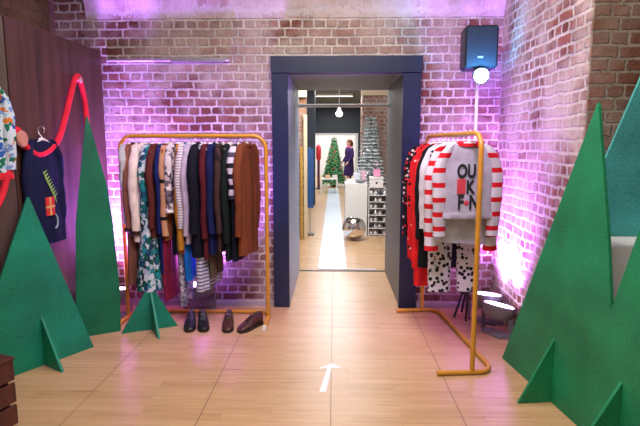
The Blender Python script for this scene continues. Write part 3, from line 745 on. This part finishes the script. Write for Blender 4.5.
for q in range(7):
    z = .012 + q * .11
    MB().box(.016, .304, .003, .199, z, z + .008).build('shelf', WHITE, stn, False)
    if q < 7:
        for w in range(4):
            kind = (q * 3 + w * 2 + (q % 2)) % 3
            b = MB().sphere((0, 0, 0), .033, 14).lathe([(.009, .031), (.009, .040), (.001, .041)], 8).build('bauble', SIL[kind])
            tag(b, ['shiny silver bauble on the white shelf stand', 'dark glass bauble on the white shelf stand', 'pearl white bauble on the white shelf stand'][kind], 'bauble', ['silver baubles', 'dark baubles', 'pearl baubles'][kind] + ' on the shelf stand')
            b.location = (.57 + .05 + w * .073, 8.22 + .06, z + .0415)
gb = thing('gift_box', 'white gift box with a black dot on top of the bauble stand', 'gift box', (.70, 8.30, .802))
MB().box(-.11, .11, -.07, .09, 0, .14, .004).build('box', WHITE, gb, False)
MB().box(-.115, .115, -.075, .095, .14, .18, .004).build('lid', WHITE, gb, False)
MB().lathe([(.018, 0), (.018, .003), (.001, .004)], 14, Matrix.Translation((0, -.07, .08)) @ Matrix.Rotation(PI / 2, 4, 'X')).build('dot', BLACKM, gb)
tag(MB().box(.655, .765, 8.28, 8.38, .984, 1.10, .01).build('parcel', plain('pink_paper', (.85, .3, .5), .5), None, False), 'small pink parcel on top of the white gift box', 'parcel')
tag(MB().lathe([(.03, 0), (.075, .02), (.09, .05), (.086, .05), (.07, .025), (.001, .012)], 24).build('bowl', plain('grey_bowl', (.2, .22, .26), .4)), 'grey bowl on the white display plinth', 'bowl').location = (.44, 8.35, .871)

for gx, gy, w_, h_, cl, nm in ((.22, 8.26, .09, .07, (.82, .8, .8), 'white'), (.33, 8.5, .12, .16, (.7, .72, .78), 'pale grey'), (.47, 8.55, .07, .2, (.75, .45, .55), 'rose')):
    tag(MB().box(gx, gx + w_, gy, gy + .1, .871, .871 + h_, .006).box(gx + w_ * .4, gx + w_ * .6, gy - .002, gy + .102, .872, .873 + h_).build('gift_box', plain(nm.replace(' ', '_') + '_wrap', cl, .5), None, False), nm + ' wrapped gift box on the white display plinth', 'gift box')
def conifer(label, x, y, h, rad, needle, tip, seed, bcols, bl, trunk=True):
    rnd = random.Random(seed)
    root = thing('christmas_tree', label, 'christmas tree', (x, y, 0))
    MB().tube([(0, 0, .02), (0, 0, h * .95)], [.03, .006], 8).build('trunk', plain('bark', (.1, .06, .04), .9), root)
    MB().lathe([(.10, 0), (.13, .005), (.15, .12), (.001, .12)], 18).build('pot', plain('tree_pot', (.12, .08, .06), .7), root)
    mb = MB(); mt = MB()
    nl = 30
    for i in range(nl):
        t = i / (nl - 1); z = h * (.13 + .82 * t); L = rad * (1 - t) ** .9 + .03
        nb = int(9 + 14 * (1 - t))
        for b in range(nb):
            a = 2 * PI * (b + rnd.random()) / nb; ll = L * rnd.uniform(.75, 1.08); dz = -ll * .32
            d = Vector((math.cos(a), math.sin(a), 0)); sd = Vector((-d.y, d.x, 0))
            P = [Vector((0, 0, z)) + d * ll * s + Vector((0, 0, dz * s * s)) for s in (0, .5, 1)]
            mb.tube([P[0], P[1], P[2]], [.012, .009, .004], 4)
            for s in (.3, .5, .7, .85, 1.):
                c = Vector((0, 0, z)) + d * ll * s + Vector((0, 0, dz * s * s)); q = .075 * (1.15 - .5 * s) * (h / 1.8)
                for sg in (-1, 1):
                    (mt if s == 1. else mb).tube([c, c + d * q * .7 + sd * sg * q + Vector((0, 0, rnd.uniform(-.3, .2) * q))], [.016, .004], 4)
    tag(mb.build('foliage', needle, root), kind='stuff'); tag(mt.build('branch_tips', tip, root), kind='stuff')
    for i in range(22):
        t = rnd.uniform(.03, .85); z = h * (.13 + .8 * t); L = (rad * (1 - t) ** .9 + .03) * .95; a = rnd.uniform(PI * .9, PI * 2.1)
        kk = i % len(bcols)
        b = MB().sphere((0, 0, 0), .03 * h / 1.8, 12).build('bauble', bcols[kk][0])
        tag(b, bcols[kk][1] + ' bauble hanging on the ' + bl, 'bauble', bcols[kk][1] + ' baubles on the ' + bl)
        b.location = (x + math.cos(a) * L, y + math.sin(a) * L, z - .03)
    MB().lathe([(.001, h * .94), (.02, h * .97), (.001, h + .02)], 8).build('topper', bcols[0][0], root)
    return root
conifer('frosted grey green christmas tree before the brick pier, right side of the hall', .66, 9.18, 2.08, .33, plain('frosted_needles', (.30, .36, .36), .8), plain('frost_tips', (.72, .76, .78), .7), 3,
        [(CHROME, 'silver'), (plain('blush_bauble', (.7, .4, .42), .25), 'blush')], 'frosted tree')
conifer('bright green christmas tree far down the hall beside the person', .0, 18.3, 1.83, .45, plain('fir_needles', (.02, .15, .05), .8), plain('fir_tips', (.2, .55, .25), .8), 5,
        [(plain('gold_bauble', (.8, .45, .1), .25, .6), 'gold'), (plain('red_bauble', (.7, .03, .04), .2), 'red')], 'green tree')

# banner, warm door edge, red post left side of the hall
bn = thing('banner_stand', 'dark blue upright banner on the left of the hall', 'banner', (-.40, 8.3, 0))
MB().box(-.05, .06, -.01, .01, .46, 1.45).build('banner', plain('banner_blue', (.02, .08, .25), .6), bn, False)
MB().tube([(0, .02, .01), (0, .02, 1.47)], .008, 8).build('pole', SILVERM, bn)
MB().box(-.06, .07, -.08, .1, 0, .015).build('base', BLACKM, bn, False)
tag(MB().box(-.53, -.49, 7.86, 7.9, 0, 1.47, .004).build('yellow_post', plain('yellow_paint', (.55, .33, .06), .5), None, False), 'yellow upright post in front of the left hall pier', 'post')
rp = thing('lantern_post', 'slim red and dark post beside the white door frame far away', 'post', (-.53, 17.2, 0))
MB().tube([(0, 0, .02), (0, 0, .98)], .045, 12).build('stem', plain('dark_wine', (.12, .02, .04), .5), rp)
MB().lathe([(.05, .98), (.085, 1.03), (.085, 1.42), (.04, 1.5), (.001, 1.53)], 16).build('lantern', plain('signal_red', (.7, .02, .04), .4), rp)
MB().lathe([(.15, 0), (.15, .02), (.05, .04)], 18).build('base', BLACKM, rp)
pf = thing('display_table', 'low white display table in front of the green tree', 'display table', (-.1, 15.9, 0))
MB().box(-.32, .22, -.25, .25, .42, .46, .004).build('table_top', WHITE, pf, False)
for a in (-.29, .19):
    for b in (-.22, .22): MB().box(a - .02, a + .02, b - .02, b + .02, 0, .42).build('leg', WHITE, pf, False)
for gx, cl, nm in ((-.28, (.75, .45, .25), 'amber'), (-.05, (.82, .78, .74), 'ivory')):
    tag(MB().box(gx, gx + .16, 15.8, 15.95, .461, .56, .006).build('gift_box', plain(nm + '_paper', cl, .5), None, False), nm + ' gift box on the low white display table', 'gift box')
# hall lamps
hl = thing('pendant_lamp', 'small glowing spot lamp hanging below the hall ceiling', 'lamp', (.08, 8.2, 2.0))
MB().sphere((0, 0, 0), .055, 18, (1, 1, .85)).build('bulb', emit('warm_bulb', (1., .95, .85), 12), hl)
MB().lathe([(.03, .03), (.045, .05), (.03, .1), (.008, .11)], 16).tube([(0, 0, .1), (0, 0, .998)], .006, 6).build('drop_rod', SILVERM, hl)
cl = thing('ceiling_light', 'long pale ceiling light far down the hall', 'ceiling light', (0, 15, 2.95))
MB().box(-.55, .55, -.06, .06, -.03, .048, .005).build('casing', WHITE, cl, False)
MB().box(-.53, .53, -.05, .05, -.038, -.03).build('diffuser', emit('tube_glow', (1, .97, .92), 4), cl, False)

# ------------------------------------------------------------------ person far down the hall
def person():
    root = thing('person', 'person in a long dark violet coat standing sideways beside the green tree', 'person', (.52, 17.6, 0), R(-65))
    # local -y = facing
    J = {'pel': (0, 0, .93, .13), 'wai': (0, .01, 1.08, .115), 'che': (0, .01, 1.28, .135), 'nek': (0, .01, 1.43, .055), 'hd0': (0, -.01, 1.5, .07), 'hd1': (0, -.015, 1.58, .088), 'hd2': (0, -.005, 1.645, .06)}
    ed = [('pel', 'wai'), ('wai', 'che'), ('che', 'nek'), ('nek', 'hd0'), ('hd0', 'hd1'), ('hd1', 'hd2')]
    for s, n in ((-1, 'l'), (1, 'r')):
        st = .07 * s
        J.update({n + 'hip': (s * .085, 0, .86, .085), n + 'kn': (s * .09, -.02 - st * .6, .49, .055), n + 'an': (s * .09, .03 - st, .09, .038), n + 'to': (s * .1, -.13 - st, .035, .032),
                  n + 'sh': (s * .17, .01, 1.37, .058), n + 'el': (s * .22, .02, 1.10, .043), n + 'wr': (s * .2, -.12, .92, .028), n + 'ha': (s * .19, -.17, .87, .026)})
        ed += [('pel', n + 'hip'), (n + 'hip', n + 'kn'), (n + 'kn', n + 'an'), (n + 'an', n + 'to'), ('che', n + 'sh'), (n + 'sh', n + 'el'), (n + 'el', n + 'wr'), (n + 'wr', n + 'ha')]
        for f in range(4):
            fn = n + 'f%d' % f
            J[fn] = (s * (.175 + .012 * f), -.20, .84 - .004 * f, .009); J[fn + 'b'] = (s * (.172 + .012 * f), -.225, .805 - .004 * f, .008)
            ed += [(n + 'ha', fn), (fn, fn + 'b')]
        J[n + 'th'] = (s * .165, -.185, .885, .009); ed += [(n + 'ha', n + 'th')]
    names = list(J); me = bpy.data.meshes.new('sk'); me.from_pydata([J[q][:3] for q in names], [(names.index(a), names.index(b)) for a, b in ed], [])
    o = bpy.data.objects.new('sk', me); COL.objects.link(o)
    md = o.modifiers.new('s', 'SKIN'); md.use_smooth_shade = True
    o.modifiers.new('ss', 'SUBSURF').levels = 1
    for i, q in enumerate(names):
        sv = me.skin_vertices[0].data[i]; sv.radius = (J[q][3],) * 2; sv.use_root = (q == 'pel')
    dg = bpy.context.evaluated_depsgraph_get(); m2 = bpy.data.meshes.new_from_object(o.evaluated_get(dg)); bpy.data.objects.remove(o)
    m2.materials.clear(); m2.materials.append(plain('skin', (.62, .36, .27), .6)); m2.name = 'body'
    b = bpy.data.objects.new('body', m2); COL.objects.link(b); b.parent = root
    vio = fabric('dark_violet_wool', (.045, .02, .11))
    rg = []
    for z, wx, wy in ((1.44, .075, .07), (1.41, .15, .09), (1.37, .20, .115), (1.25, .195, .14), (1.08, .17, .13), (.9, .19, .15), (.7, .205, .165), (.5, .215, .175), (.44, .21, .17)):
        rg.append([Vector((wx * math.cos(a), .005 + wy * math.sin(a), z)) for a in [2 * PI * q / 24 for q in range(24)]])
    MB().rings(rg).build('coat', vio, root)
    for s in (-1, 1):
        MB().tube([(s * .165, .01, 1.385), (s * .20, .012, 1.30), (s * .225, .02, 1.10), (s * .205, -.10, .95), (s * .2, -.125, .925)], [.06, .068, .058, .046, .044], 12).build('coat_sleeve', vio, root)
        MB().tube([(s * .09, .01, .5), (s * .09, .03 - .07 * s, .1)], [.062, .045], 10).build('trouser_leg', F('trouser_dark', (.012, .012, .025)), root)
        MB().sphere((s * .095, -.05 - .07 * s, .04), .045, 14, (.9, 2.3, .85)).build('boot', bk, root)
        MB().sphere((s * .03, -.098, 1.585), .011, 10).build('eye', plain('eye_dark', (.02, .015, .01), .2), root)
        MB().sphere((s * .086, 0, 1.57), .02, 10, (.4, .8, 1.3)).build('ear', MATS['skin'], root)
    MB().tube([(0, -.098, 1.59), (0, -.116, 1.558), (0, -.1, 1.55)], [.008, .014, .008], 8).build('nose', MATS['skin'], root)
    MB().box(-.022, .022, -.098, -.088, 1.519, 1.527).build('mouth', plain('lips', (.5, .12, .12), .5), root)
    MB().sphere((0, .022, 1.615), .1, 20, (.98, .98, .85)).tube([(0, .06, 1.6), (0, .085, 1.5), (0, .08, 1.4)], [.085, .075, .04], 12).build('hair', F('auburn_hair', (.16, .05, .02)), root)
    MB().rings([[Vector((r * math.cos(a), .005 + r * .9 * math.sin(a), z)) for a in [2 * PI * q / 20 for q in range(20)]] for z, r in ((1.39, .07), (1.41, .095), (1.45, .095), (1.475, .075))]).build('scarf', F('pink_scarf', (.75, .12, .25)), root)
    return root
person()

# ------------------------------------------------------------------ lights
def area(name, loc, rot, size, power, colr=(1, 1, 1), sy=None):
    l = bpy.data.lights.new(name, 'AREA'); l.energy = power; l.color = colr; l.size = size
    if sy: l.shape = 'RECTANGLE'; l.size_y = sy
    o = bpy.data.objects.new(name, l); COL.objects.link(o); o.location = loc; o.rotation_euler = rot
    return o
area('unseen_overhead_light', (.0, 2.5, 3.3), (0, 0, 0), 1.4, 100, (1, .93, .84), 2.2)
area('unseen_overhead_light', (.0, .4, 3.2), (0, 0, 0), 1.4, 30, (1, .93, .86))  # added as soft fill above the camera, no fixture seen
for y, p in ((7.0, 100), (10.5, 75), (14, 75), (17.2, 75)):
    area('hall_ceiling_light', (.1, y, 2.93), (0, 0, 0), 1.2, p, (.97, .98, 1.))
area('end_room_light', (0, 22.2, 2.9), (0, 0, 0), 3.0, 200, (.95, .97, 1.))
def spot(name, loc, tgt, power, ang, colr, soft=.06):
    l = bpy.data.lights.new(name, 'SPOT'); l.energy = power; l.color = colr; l.spot_size = R(ang); l.spot_blend = .7; l.shadow_soft_size = soft
    o = bpy.data.objects.new(name, l); COL.objects.link(o); o.location = loc
    o.rotation_euler = (Vector(tgt) - Vector(loc)).to_track_quat('-Z', 'Y').to_euler(); return o
spot('lavender_fill_spot', (-.5, 2.0, 3.2), (-1.25, 4.4, .6), 140, 58, (.75, .4, 1.), .15)  # both spots added without a fixture, for violet bounce on floor and wall
spot('lavender_fill_spot', (.5, 2.0, 3.2), (1.0, 4.4, .6), 115, 52, (.75, .4, 1.), .15)
spot('flood_lamp_beam', (1.165, 3.99, 2.02), (1.172, 4.14, 2.2), 34, 110, (.1, .5, 1.), .04)
w = bpy.data.worlds.new('W'); S.world = w; w.use_nodes = True
w.node_tree.nodes['Background'].inputs[0].default_value = (.95, .95, 1, 1); w.node_tree.nodes['Background'].inputs[1].default_value = .15

# ------------------------------------------------------------------ camera
cd = bpy.data.cameras.new('camera'); cam = bpy.data.objects.new('camera', cd); COL.objects.link(cam)
cam.location = (0, 0, 1.5); cam.rotation_euler = (R(90 - 7.74), 0, R(1.6))
cd.sensor_width = 36; cd.lens = 36 * 500 / 640; cd.clip_start = .05
S.camera = cam
S.view_settings.view_transform = 'Standard'; S.view_settings.look = 'None'; S.view_settings.exposure = .06; S.view_settings.gamma = 1
